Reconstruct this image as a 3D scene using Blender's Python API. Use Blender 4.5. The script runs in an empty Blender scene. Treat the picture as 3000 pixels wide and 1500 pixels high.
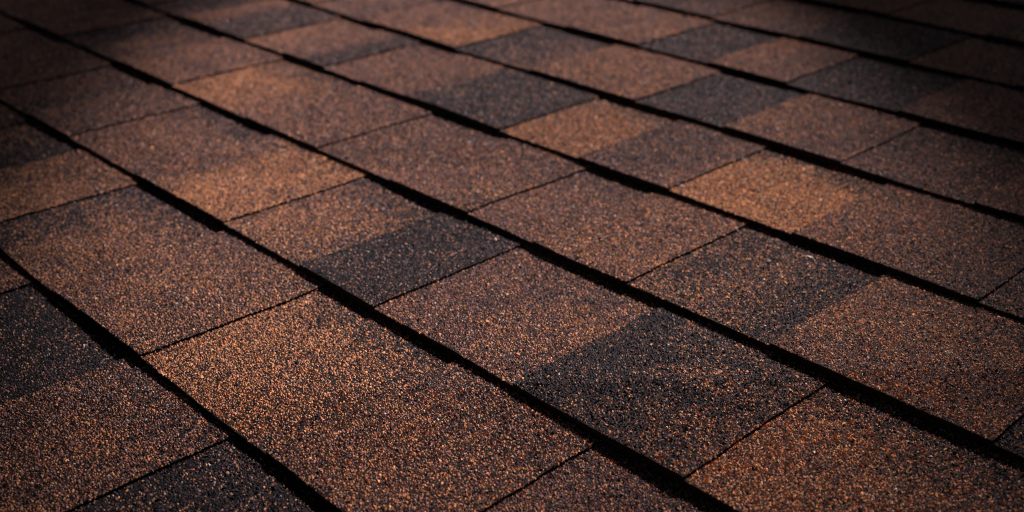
import bpy, math
import numpy as np
from mathutils import Matrix, Vector

S = bpy.context.scene
C = S.collection
rng = np.random.default_rng(11)

# ------------------------------------------------------------------ roof frame
# the roof's own frame: x along the courses, y up the slope, z out of the roof;
# one unit is one course exposure
U = 0.143
PITCH = math.radians(18.0)
ROOF = Matrix.Rotation(PITCH, 4, 'X') @ Matrix.Scale(U, 4)
ROOF_ROT = Matrix.Rotation(PITCH, 3, 'X')

def to_world(v):
    return ROOF @ Vector(v)

# ------------------------------------------------------------------ camera
cam_data = bpy.data.cameras.new('camera')
cam = bpy.data.objects.new('camera', cam_data)
C.objects.link(cam)
S.camera = cam
CAM_POS = np.array([1.35088841, -0.78595128, 2.72062023])
CAM_R = np.array([[0.69302062, 0.72042546, -0.02663809],
                  [0.31499857, -0.33583875, -0.88768701],
                  [-0.64845842, 0.60679444, -0.45967617]])
FPX = 3387.3368 / 3000.0
right, down, fwd = [ROOF_ROT @ Vector(r) for r in CAM_R]
m = Matrix((right, -down, -fwd)).transposed().to_4x4()
m.translation = to_world(CAM_POS)
cam.matrix_world = m
cam_data.sensor_width = 36.0
cam_data.lens = 36.0 * FPX
cam_data.clip_start = 0.01
cam_data.clip_end = 500.0
cam_data.dof.use_dof = True
cam_data.dof.focus_distance = 4.85 * U
cam_data.dof.aperture_fstop = 6.4

# ------------------------------------------------------------------ light
LIGHT_DIR = Vector((-0.1787, 0.7303, 0.6594)).normalized()      # towards the light, roof frame
ldir = (ROOF_ROT @ LIGHT_DIR).normalized()

w = bpy.data.worlds.new('World')
S.world = w
w.use_nodes = True
nt = w.node_tree
sky = nt.nodes.new('ShaderNodeTexSky')
sky.sky_type = 'NISHITA'
sky.sun_disc = False
sky.sun_elevation = math.asin(ldir.z)
sky.sun_rotation = math.atan2(ldir.x, ldir.y)
nt.links.new(sky.outputs[0], nt.nodes['Background'].inputs[0])
nt.nodes['Background'].inputs[1].default_value = 0.05

sun_data = bpy.data.lights.new('sun', 'SUN')
sun_data.energy = 4.0
sun_data.angle = math.radians(0.5)
sun_data.color = (1.0, 0.93, 0.84)
sun = bpy.data.objects.new('sun', sun_data)
C.objects.link(sun)
sun.rotation_euler = ldir.to_track_quat('Z', 'Y').to_euler()
sun.location = to_world((-2.4, 2.9, 0)) + ldir * 8.0

# added spot, no such lamp at the roof: its falloff imitates a vignette
SPOT_AIM = (-4.77, 4.80, 0.0)
SPOT_DIST = 60.0 * U
spot_data = bpy.data.lights.new('added_vignette_spot', 'SPOT')
spot_data.energy = 57000.0
spot_data.color = (1.0, 0.88, 0.89)
spot_data.spot_size = math.radians(20.0)
spot_data.spot_blend = 0.78
spot_data.shadow_soft_size = 0.036
spot = bpy.data.objects.new('added_vignette_spot', spot_data)
C.objects.link(spot)
lz = LIGHT_DIR
lx = Vector((0, 0, 1)).cross(lz).normalized()
ly = lz.cross(lx)
SPOT_TURN = -0.59
lx, ly = math.cos(SPOT_TURN) * lx + math.sin(SPOT_TURN) * ly, -math.sin(SPOT_TURN) * lx + math.cos(SPOT_TURN) * ly
m = Matrix((ROOF_ROT @ lx, ROOF_ROT @ ly, ROOF_ROT @ lz)).transposed().to_4x4()
m = m @ Matrix.Diagonal((math.exp(-0.62), math.exp(-1.39), 1.0, 1.0))
m.translation = to_world(SPOT_AIM) + ldir * SPOT_DIST
spot.matrix_world = m

S.cycles.use_denoising = True
S.cycles.filter_width = 1.1
S.view_settings.view_transform = 'Standard'
S.view_settings.look = 'None'
S.view_settings.exposure = -2.2
S.view_settings.gamma = 1.0

# ------------------------------------------------------------------ materials
def granule_material():
    mt = bpy.data.materials.new('mineral_granules')
    mt.use_nodes = True
    n, l = mt.node_tree.nodes, mt.node_tree.links
    b = n['Principled BSDF']
    at = n.new('ShaderNodeAttribute'); at.attribute_name = 'granule_colour'
    tc = n.new('ShaderNodeTexCoord')
    no = n.new('ShaderNodeTexNoise')
    no.inputs['Scale'].default_value = 2600.0; no.inputs['Detail'].default_value = 2.0
    l.new(tc.outputs['Object'], no.inputs['Vector'])
    mr = n.new('ShaderNodeMapRange')
    mr.inputs['From Min'].default_value = 0.3; mr.inputs['From Max'].default_value = 0.7
    mr.inputs['To Min'].default_value = 0.78; mr.inputs['To Max'].default_value = 1.2
    l.new(no.outputs['Fac'], mr.inputs['Value'])
    mx = n.new('ShaderNodeMix'); mx.data_type = 'RGBA'; mx.blend_type = 'MULTIPLY'
    mx.inputs['Factor'].default_value = 1.0
    l.new(at.outputs['Color'], mx.inputs['A']); l.new(mr.outputs['Result'], mx.inputs['B'])
    l.new(mx.outputs['Result'], b.inputs['Base Color'])
    b.inputs['Roughness'].default_value = 0.62
    l.new(at.outputs['Alpha'], b.inputs['Specular IOR Level'])
    return mt

def asphalt_material():
    mt = bpy.data.materials.new('asphalt_sheet')
    mt.use_nodes = True
    n, l = mt.node_tree.nodes, mt.node_tree.links
    b = n['Principled BSDF']
    tc = n.new('ShaderNodeTexCoord')
    no = n.new('ShaderNodeTexNoise')
    no.inputs['Scale'].default_value = 900.0; no.inputs['Detail'].default_value = 4.0
    l.new(tc.outputs['Object'], no.inputs['Vector'])
    cr = n.new('ShaderNodeValToRGB')
    cr.color_ramp.elements[0].color = (0.004, 0.0035, 0.0035, 1)
    cr.color_ramp.elements[1].color = (0.016, 0.013, 0.012, 1)
    l.new(no.outputs['Fac'], cr.inputs['Fac'])
    l.new(cr.outputs['Color'], b.inputs['Base Color'])
    bp = n.new('ShaderNodeBump'); bp.inputs['Strength'].default_value = 0.5
    bp.inputs['Distance'].default_value = 0.0006
    l.new(no.outputs['Fac'], bp.inputs['Height']); l.new(bp.outputs['Normal'], b.inputs['Normal'])
    b.inputs['Roughness'].default_value = 0.8
    b.inputs['Specular IOR Level'].default_value = 0.04
    return mt

GRAN, ASPH = granule_material(), asphalt_material()

# ------------------------------------------------------------------ noise
LAT = np.random.default_rng(5).random((256, 256))

def vnoise(x, y, scale, seed=0):
    x = np.asarray(x) * scale + seed * 17.31; y = np.asarray(y) * scale + seed * 7.77
    xi, yi = np.floor(x).astype(int), np.floor(y).astype(int)
    fx, fy = x - xi, y - yi
    fx = fx * fx * (3 - 2 * fx); fy = fy * fy * (3 - 2 * fy)
    a = LAT[xi % 256, yi % 256]; b = LAT[(xi + 1) % 256, yi % 256]
    c = LAT[xi % 256, (yi + 1) % 256]; d = LAT[(xi + 1) % 256, (yi + 1) % 256]
    return (a * (1 - fx) + b * fx) * (1 - fy) + (c * (1 - fx) + d * fx) * fy

def sstep(a, b, x):
    t = np.clip((x - a) / (b - a), 0, 1)
    return t * t * (3 - 2 * t)

# ------------------------------------------------------------------ shingle geometry
T = 0.0132                       # one layer of shingle, in course units
GAP = 0.013                      # how far the front edges stand off the course below

def z_bottom(u):                 # underside of the lower layer, u = distance up from the front edge
    return -2.0 * T - (2.0 * T + GAP) * u

def sag(x, y, c):                   # the sheets do not lie quite flat
    return (vnoise(x, y, 1.5, c + 40) - 0.5) * 0.016 * np.clip(1.0 - (y - c) * 0.6, 0.2, 1)

def front_wobble(x, c):          # uneven cut of the front edge
    return (vnoise(x, 0 * x + c * 3.1, 2.2, c + 3) - 0.5) * 0.012 + (vnoise(x, 0 * x + c, 26.0, c) - 0.5) * 0.005

def side_wobble(x0, y):
    return (vnoise(y, 0 * y + x0 * 5.3, 3.2, 1) - 0.5) * 0.014 + (vnoise(y, 0 * y + x0 * 9.1, 15.0, 2) - 0.5) * 0.008

def slab(xa, xb, c, lo, hi, u1, nu=16, front=True):
    """a sheet of the course c between xa and xb; lo and hi in layers above the underside"""
    nx = max(4, int((xb - xa) / 0.035))
    s = np.linspace(0, 1, nx + 1); u = np.linspace(0, u1, nu + 1)
    Sg, Ug = np.meshgrid(s, u, indexing='ij')
    X = xa + (xb - xa) * Sg + side_wobble(xa, c + Ug) * (1 - Sg) + side_wobble(xb, c + Ug) * Sg
    Y = c + Ug + (front_wobble(X, c) * (1 - Ug / u1) ** 4 if front else 0.02 * (1 - Ug / u1))
    sg = sag(X, Y, c)
    zt = z_bottom(Ug) + hi * T + sg
    zb = z_bottom(Ug) + lo * T + sg
    V = np.concatenate([np.stack([X, Y, zt], -1).reshape(-1, 3), np.stack([X, Y, zb], -1).reshape(-1, 3)])
    n = (nx + 1) * (nu + 1)
    I = np.arange(n).reshape(nx + 1, nu + 1)
    a, b, cc, d = I[:-1, :-1], I[1:, :-1], I[1:, 1:], I[:-1, 1:]
    top = np.stack([a, b, cc, d], -1).reshape(-1, 4)
    bot = (np.stack([d, cc, b, a], -1) + n).reshape(-1, 4)
    def rim(ring):
        p, q = ring[:-1], ring[1:]
        return np.stack([p, p + n, q + n, q], -1)
    F = np.concatenate([top, bot, rim(I[:, 0]), rim(I[-1, :]), rim(I[::-1, -1]), rim(I[0, ::-1])])
    return V, F

# granule templates: broken, faceted little stones
def template(kind, r):
    k = 4 if kind == 2 else 5
    a = np.sort((np.arange(k) + r.uniform(-0.3, 0.3, k)) * 2 * math.pi / k)
    rad = r.uniform(0.75, 1.2, k)
    el = r.uniform(0.62, 0.95)
    base = np.stack([rad * np.cos(a), rad * np.sin(a) * el, r.uniform(-0.35, -0.05, k)], -1)
    if kind != 1:
        top = np.array([[r.uniform(-.35, .35), r.uniform(-.35, .35), r.uniform(0.45, 0.75)]])
        tri = [(i, (i + 1) % k, k) for i in range(k)]
    else:
        top = np.stack([base[[0, 1]].mean(0), base[[2, 3]].mean(0)]) * r.uniform(0.4, 0.75, (2, 1))
        top[:, 2] = r.uniform(0.40, 0.80, 2)
        A, B = k, k + 1
        tri = [(0, 1, A), (1, 2, B), (2, 3, B), (3, 4, B), (4, 0, A), (1, B, A), (4, A, B)]
    return np.concatenate([base, top]), np.array(tri)

tr = np.random.default_rng(3)
TEMPL = {k: [template(k, tr) for _ in range(14)] for k in (0, 1, 2)}

# granule blends: share of golden, amber, brown, mauve brown, charcoal, pale
BLEND = {
    'A': (0.42, 0.40, 0.06, 0.03, 0.08, 0.01),
    'O': (0.08, 0.65, 0.13, 0.05, 0.08, 0.01),
    'B': (0.04, 0.34, 0.27, 0.22, 0.12, 0.01),
    'R': (0.02, 0.19, 0.34, 0.34, 0.10, 0.01),
    'M': (0.02, 0.11, 0.24, 0.36, 0.26, 0.01),
    'X': (0.05, 0.23, 0.13, 0.15, 0.43, 0.01),
    'K': (0.01, 0.05, 0.05, 0.13, 0.75, 0.01),
    'G': (0.005, 0.03, 0.075, 0.24, 0.64, 0.01),
    'D': (0.02, 0.06, 0.08, 0.11, 0.72, 0.01),
}
COLS = np.array([(0.56, 0.270, 0.115), (0.435, 0.200, 0.102), (0.230, 0.111, 0.080), (0.155, 0.088, 0.084), (0.0260, 0.0235, 0.0290), (0.44, 0.37, 0.35)])

def in_view(x, y, pad):
    P = np.stack([x - CAM_POS[0], y - CAM_POS[1], np.full_like(x, -CAM_POS[2])], -1)
    q = P @ CAM_R.T
    z = np.maximum(q[:, 2], 1e-3)
    px, py = q[:, 0] / z * FPX, q[:, 1] / z * FPX
    return (q[:, 2] > 0.1) & (abs(px) < 0.5 + pad) & (abs(py) < 0.25 + pad), z

def granules(xa, xb, c, layer, blend, seed):
    r = np.random.default_rng(seed)
    tl, tr_, split, soft, dark_top = blend
    V, F, COL = [], [], []
    off = 0
    # dense where the camera is near, coarser beyond
    for zone, s in ((0, 0.0086), (1, 0.0096), (2, 0.0106), (3, 0.026)):
        nx, ny = int((xb - xa) / s) + 1, int(1.035 / s)
        gx, gy = np.meshgrid((np.arange(nx) + 0.5) / nx, (np.arange(ny) + 0.5) / ny, indexing='ij')
        gx = gx.ravel() + r.uniform(-0.5, 0.5, nx * ny) / nx
        gy = gy.ravel() * 1.035 + r.uniform(-0.5, 0.5, nx * ny) * 1.035 / ny
        x0 = xa + (xb - xa) * gx
        ok, z = in_view(x0, c + gy, 0.025)
        keep = (ok & (z < 4.9), ok & (z >= 4.9) & (z < 7), ok & (z >= 7), ~ok)[zone]
        gx, u, x0 = gx[keep], np.clip(gy[keep], 0.002, 2), x0[keep]
        if not len(u):
            continue
        gxc = np.clip(gx, 0.0, 1.0)
        x = xa + (xb - xa) * gxc + side_wobble(xa, c + u) * (1 - gxc) + side_wobble(xb, c + u) * gxc
        y = c + u + front_wobble(x, c) * (1 - u / 1.15) ** 4
        zz = z_bottom(u) + layer * T + sag(x, y, c)
        n = len(u)
        # blend of colours over the piece
        nz = vnoise(x, y, 6.0, 21) - 0.5 + 0.6 * (vnoise(x, y, 19.0, 22) - 0.5) + 0.5 * (vnoise(x, y, 47.0, 23) - 0.5)
        wt = sstep(split - soft, split + soft, gx + nz * min(0.35, soft * 1.2))[:, None]
        pr = np.array(BLEND[tl]) * (1 - wt) + np.array(BLEND[tr_]) * wt
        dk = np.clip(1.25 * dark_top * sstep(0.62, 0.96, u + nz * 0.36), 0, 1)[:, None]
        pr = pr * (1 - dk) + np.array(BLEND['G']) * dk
        pr[:, :2] *= np.clip(1.0 + nz * 0.9, 0.3, 2.0)[:, None]
        pr[:, 4] *= np.clip(1.0 - nz * 0.9, 0.3, 2.0)
        pr /= pr.sum(1, keepdims=True)
        idx = (r.random(n)[:, None] > np.cumsum(pr, 1)).sum(1).clip(0, 5)
        col = COLS[idx] * r.uniform(0.78, 1.22, (n, 1)) * r.uniform(0.92, 1.08, (n, 3))
        gloss = np.where(r.random(n) < 0.022, r.uniform(0.3, 0.8, n), 0.05)       # a few glassy chips
        col = np.concatenate([col, gloss[:, None]], 1)
        size = s * 0.66 * np.exp(r.normal(0, 0.28, n))
        ang = r.uniform(0, 2 * math.pi, n)
        tx, ty = r.normal(0, 0.22, n), r.normal(0, 0.22, n)
        which = r.integers(0, 14, n)
        kind = (1, 0, 2, 2)[zone]
        for k in range(14):
            msk = which == k
            mk = int(msk.sum())
            if not mk:
                continue
            tv, tf = TEMPL[kind][k]
            ca, sa = np.cos(ang[msk])[:, None], np.sin(ang[msk])[:, None]
            px = tv[None, :, 0] * ca - tv[None, :, 1] * sa
            py = tv[None, :, 0] * sa + tv[None, :, 1] * ca
            pz = tv[None, :, 2] + px * tx[msk][:, None] + py * ty[msk][:, None]
            sz = size[msk][:, None]
            vv = np.stack([x[msk][:, None] + px * sz, y[msk][:, None] + py * sz, zz[msk][:, None] + pz * sz], -1)
            V.append(vv.reshape(-1, 3))
            F.append((tf[None] + (np.arange(mk) * len(tv))[:, None, None] + off).reshape(-1, 3))
            COL.append(np.repeat(col[msk], len(tv), 0))
            off += mk * len(tv)
    return np.concatenate(V), np.concatenate(F), np.concatenate(COL)

def mesh_from(name, V, quads, tris=None, col=None, mats=(), qmat=0, tmat=1):
    me = bpy.data.meshes.new(name)
    nq = len(quads); ntri = 0 if tris is None else len(tris)
    me.vertices.add(len(V)); me.vertices.foreach_set('co', (V * U).astype(np.float32).ravel())
    loops = quads.ravel() if tris is None else np.concatenate([quads.ravel(), tris.ravel()])
    me.loops.add(len(loops)); me.loops.foreach_set('vertex_index', loops.astype(np.int32))
    starts = np.concatenate([np.arange(nq) * 4, nq * 4 + np.arange(ntri) * 3])
    me.polygons.add(nq + ntri)
    me.polygons.foreach_set('loop_start', starts.astype(np.int32))
    me.polygons.foreach_set('material_index', np.concatenate([np.full(nq, qmat), np.full(ntri, tmat)]).astype(np.int32))
    me.polygons.foreach_set('use_smooth', np.zeros(nq + ntri, dtype=bool))
    for mt in mats:
        me.materials.append(mt)
    if col is not None:
        at = me.attributes.new('granule_colour', 'FLOAT_COLOR', 'POINT')
        full = np.ones((len(V), 4), np.float32); full[:, :3] = 0.01
        full[len(V) - len(col):] = col
        at.data.foreach_set('color', full.ravel())
    me.update(calc_edges=True)
    return me

def link(name, me, parent):
    o = bpy.data.objects.new(name, me)
    C.objects.link(o)
    o.parent = parent
    return o

# ------------------------------------------------------------------ the courses
# per course: the edges between the raised tabs (T) and the recessed panels (P) from left to right, then what
# each piece looks like: blend on the left, blend on the right, where it changes, how softly, dark upper band
def bl(a, b=None, split=0.5, soft=0.3, dark=0.35):
    return (a, b or a, split, soft, dark)

COURSES = {
    -1: [('T', -2.6, bl('B')), ('P', -1.7, bl('D')), ('T', -0.8, bl('B')), ('P', 0.1, bl('M'))],
    0: [('T', -4.9, bl('B')), ('P', -4.11, bl('K', dark=0.3)), ('T', -3.10, bl('R', 'B', 0.7)), ('P', -2.23, bl('D', dark=0.2)),
        ('T', -1.3, bl('B')), ('P', -0.5, bl('M')), ('T', 0.3, bl('X'))],
    1: [('T', -7.3, bl('M')), ('P', -6.47, bl('X', 'G', 0.5, 0.3)), ('T', -5.66, bl('B', dark=0.1)),
        ('P', -4.89, bl('G', 'B', 0.3, 0.35, 0.65)), ('T', -3.91, bl('R', 'B', 0.35, 0.3, 0.1)),
        ('P', -3.0, bl('O', 'X', 0.92, 0.3, 0.55)), ('T', -2.0, bl('B', 'B', 0.6, 0.5, 0.2)),
        ('P', -1.15, bl('R', 'M', 0.6, 0.5, 0.1)), ('T', -0.2, bl('B'))],
    2: [('P', -8.8, bl('M')), ('T', -8.03, bl('M', dark=0.2)), ('P', -7.2, bl('M', 'G', 0.7, 0.5)), ('T', -6.52, bl('M', dark=0.1)),
        ('P', -5.88, bl('R', 'R', 0.5, 0.3, 0.75)), ('T', -4.96, bl('R', 'O', 0.25, 0.3, 0.1)),
        ('P', -3.95, bl('B', 'X', 0.75, 0.4, 0.6)), ('T', -3.22, bl('K', 'G', 0.5, 0.4, 0.0)),
        ('P', -2.6, bl('R', 'B', 0.7, 0.5, 0.15)), ('T', -1.65, bl('K', 'X', 0.55, 0.4, 0.0)),
        ('P', -0.73, bl('O', 'B', 0.55, 0.4, 0.5)), ('T', 0.25, bl('M'))],
    3: [('T', -9.1, bl('M')), ('P', -8.17, bl('G', 'M', 0.5, 0.3)), ('T', -7.17, bl('R', 'R', 0.5, 0.3, 0.2)),
        ('P', -6.3, bl('O', 'R', 0.75, 0.3, 0.6)), ('T', -5.31, bl('R', 'R', 0.3, 0.3, 0.1)),
        ('P', -4.48, bl('R', 'R', 0.7, 0.3, 0.35)), ('T', -3.74, bl('R', 'X', 0.75, 0.35, 0.1)),
        ('P', -3.05, bl('R', 'R', 0.6, 0.3, 0.5)), ('T', -2.53, bl('B', 'B', 0.5, 0.3, 0.1)),
        ('P', -1.89, bl('X', 'D', 0.8, 0.3, 0.45)), ('T', -1.05, bl('B', 'B', 0.4, 0.3, 0.1)),
        ('P', -0.03, bl('G')), ('T', 0.8, bl('B'))],
    4: [('T', -7.9, bl('R', 'G', 0.35, 0.2, 0.0)), ('P', -6.9, bl('B', 'R', 0.5, 0.3, 0.3)), ('T', -6.34, bl('R', 'G', 0.45, 0.3, 0.0)),
        ('P', -5.8, bl('R', 'R', 0.5, 0.3, 0.4)), ('T', -5.33, bl('R', 'G', 0.36, 0.05, 0.0)),
        ('P', -3.85, bl('O', 'O', 0.7, 0.3, 0.45)), ('T', -3.14, bl('M', 'R', 0.8, 0.3, 0.0)),
        ('P', -2.44, bl('A', 'A', 0.9, 0.2, 0.6)), ('T', -1.61, bl('B', 'M', 0.6, 0.4, 0.15)),
        ('P', -0.58, bl('M')), ('T', 0.3, bl('B'))],
    5: [('P', -7.4, bl('M')), ('T', -6.6, bl('R', 'O', 0.55, 0.2, 0.35)), ('P', -5.42, bl('G', 'M', 0.6, 0.4, 0.5)),
        ('T', -4.57, bl('B', 'B', 0.5, 0.3, 0.0)), ('P', -3.55, bl('G', 'G', 0.5, 0.3, 0.3)),
        ('T', -2.8, bl('B', 'R', 0.5, 0.3, 0.0)), ('P', -1.94, bl('M', 'M', 0.5, 0.3, 0.4)), ('T', -1.1, bl('R')), ('P', -0.2, bl('M'))],
    6: [('P', -6.0, bl('R', 'R', 0.5, 0.3, 0.2)), ('T', -5.16, bl('R', 'B', 0.5, 0.3, 0.1)), ('P', -4.37, bl('G', 'G')),
        ('T', -3.69, bl('B', 'R', 0.5, 0.3, 0.0)), ('P', -3.01, bl('G', 'G', 0.7, 0.4, 0.2)), ('T', -2.14, bl('R', 'M', 0.6, 0.3)),
        ('P', -1.2, bl('M')), ('T', -0.4, bl('R'))],
    7: [('T', -5.3, bl('G', 'M', 0.5, 0.3)), ('P', -4.43, bl('R', 'M', 0.6, 0.4)), ('T', -3.57, bl('G', 'G', 0.5, 0.3, 0.1)),
        ('P', -2.62, bl('R', 'M', 0.6, 0.4)), ('T', -1.8, bl('M')), ('P', -0.9, bl('R'))],
    8: [('T', -4.4, bl('M', 'R')), ('P', -3.37, bl('R', 'R')), ('T', -2.5, bl('M')), ('P', -1.6, bl('R')), ('T', -0.8, bl('M'))],
    10: [('T', -3.3, bl('R'))], 11: [('P', -2.9, bl('M'))], 12: [('T', -2.5, bl('B'))],
    9: [('P', -4.0, bl('R')), ('T', -3.2, bl('M')), ('P', -2.3, bl('R')), ('T', -1.5, bl('G')), ('P', -0.7, bl('R'))],
}
RIGHT_END = {10: 1.0, 11: 0.8, 12: 0.9, -1: 1.0, 0: 1.1, 1: 0.7, 2: 1.2, 3: 1.7, 4: 1.1, 5: 0.7, 6: 0.4, 7: 0.0, 8: 0.0, 9: 0.1}

LEFT_END = {10: -5.0, 11: -5.0, 12: -5.0, -1: -4.5, 0: -6.0, 1: -8.2, 2: -10.0, 3: -11.0, 4: -10.5, 5: -9.3, 6: -8.0, 7: -7.0, 8: -6.0, 9: -5.0}

WORD = {'A': 'bright golden amber', 'O': 'amber', 'B': 'orange brown', 'R': 'reddish brown', 'M': 'mauve brown', 'X': 'mottled dark', 'G': 'charcoal grey', 'K': 'charcoal black',
        'D': 'black flecked with orange'}

roof = bpy.data.objects.new('shingle_roof', None)
C.objects.link(roof)
roof.rotation_euler = (PITCH, 0, 0)
roof['label'] = 'sloping roof of brown, amber and charcoal granule-coated asphalt shingles in the pool of an added spot light'
roof['category'] = 'roof'
roof['kind'] = 'thing'

seed = 100
for c, pieces in COURSES.items():
    # the courses run on past the picture
    er = np.random.default_rng(40 + c)
    pieces = list(pieces)
    while pieces[0][1] > LEFT_END[c]:
        k = 'P' if pieces[0][0] == 'T' else 'T'
        pieces.insert(0, (k, pieces[0][1] - er.uniform(0.6, 1.0), bl(er.choice(list('BRMXG')))))
    end = RIGHT_END[c] + 1.2
    while pieces[-1][1] < end - 1.0:
        k = 'P' if pieces[-1][0] == 'T' else 'T'
        pieces.append((k, (RIGHT_END[c] if pieces[-1][1] < RIGHT_END[c] - 0.4 and pieces[-1][1] > RIGHT_END[c] - 1.3 else pieces[-1][1] + er.uniform(0.6, 1.0)), bl(er.choice(list('BRMXG')))))
    xs = [p[1] for p in pieces] + [end]
    # shingles of the course: a new one begins behind a tab, some seven exposures along
    cuts, start = [0], 0
    first = 3.2 + 2.6 * ((c * 0.37) % 1.0)
    for i in range(1, len(pieces)):
        span = xs[i] - xs[start]
        if pieces[i][0] == 'P' and span > (first if start == 0 else 6.0) and len(pieces) - i > 1:
            cuts.append(i); start = i
    cuts.append(len(pieces))
    for a, b in zip(cuts[:-1], cuts[1:]):
        V, F = slab(xs[a], xs[b], c, -0.85 * GAP / T, 0.82, 1.22)
        sh = link('shingle', mesh_from('shingle', V, F, mats=(ASPH,)), roof)
        for i in range(a, b):
            kind, xa, blend = pieces[i]
            xb = xs[i + 1]
            seed += 1
            if kind == 'T':
                V, F = slab(xa, xb, c, 0.86, 1.96, 1.12)
                name, layer = 'raised_tab', 2.0
            else:
                V, F = slab(xa + 0.001, xb - 0.001, c, 0.80, 0.96, 1.12)
                name, layer = 'recessed_panel', 1.0
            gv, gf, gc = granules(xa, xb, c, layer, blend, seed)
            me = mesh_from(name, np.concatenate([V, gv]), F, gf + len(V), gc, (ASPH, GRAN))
            o = link(name, me, sh)
            o['label'] = (WORD[blend[0]] + (' to ' + WORD[blend[1]] if blend[1] != blend[0] else '')
                          + (' raised tab' if kind == 'T' else ' recessed panel'))

# ------------------------------------------------------------------ a wisp of straw caught under a shingle
def straw():
    pts = np.array([(-0.040, -0.010, 0.004), (-0.02, -0.002, 0.012), (0.0, 0.0, 0.014), (0.02, -0.001, 0.010), (0.034, -0.006, 0.003)])
    rad = np.array([0.0022, 0.0036, 0.0040, 0.0034, 0.0018])
    k = 6
    V, F = [], []
    for p, r_ in zip(pts, rad):
        for j in range(k):
            a = 2 * math.pi * j / k
            V.append((p[0], p[1] + r_ * math.cos(a), p[2] + r_ * 0.7 * math.sin(a)))
    for i in range(len(pts) - 1):
        for j in range(k):
            F.append((i * k + j, i * k + (j + 1) % k, (i + 1) * k + (j + 1) % k, (i + 1) * k + j))
    mt = bpy.data.materials.new('dry_straw'); mt.use_nodes = True
    b = mt.node_tree.nodes['Principled BSDF']
    no = mt.node_tree.nodes.new('ShaderNodeTexNoise'); no.inputs['Scale'].default_value = 900
    cr = mt.node_tree.nodes.new('ShaderNodeValToRGB')
    cr.color_ramp.elements[0].color = (0.24, 0.15, 0.07, 1); cr.color_ramp.elements[1].color = (0.40, 0.28, 0.15, 1)
    mt.node_tree.links.new(no.outputs['Fac'], cr.inputs['Fac']); mt.node_tree.links.new(cr.outputs['Color'], b.inputs['Base Color'])
    b.inputs['Roughness'].default_value = 0.5
    return mesh_from('straw', np.array(V), np.array(F), mats=(mt,))

st = bpy.data.objects.new('straw', straw())
C.objects.link(st)
st.location = to_world((-1.42, 3.875, z_bottom(0.875) + T + 0.006))
st.rotation_euler = (ROOF_ROT @ Matrix.Rotation(math.radians(20), 3, 'Z')).to_euler()
st['label'] = 'tiny pale wisp of straw at the dark edge of a shingle'
st['category'] = 'straw'
import sys
sys.stderr.write('TRIS %d\n' % sum(len(o.data.loops) - 2 * len(o.data.polygons) for o in S.objects if o.type == 'MESH'))
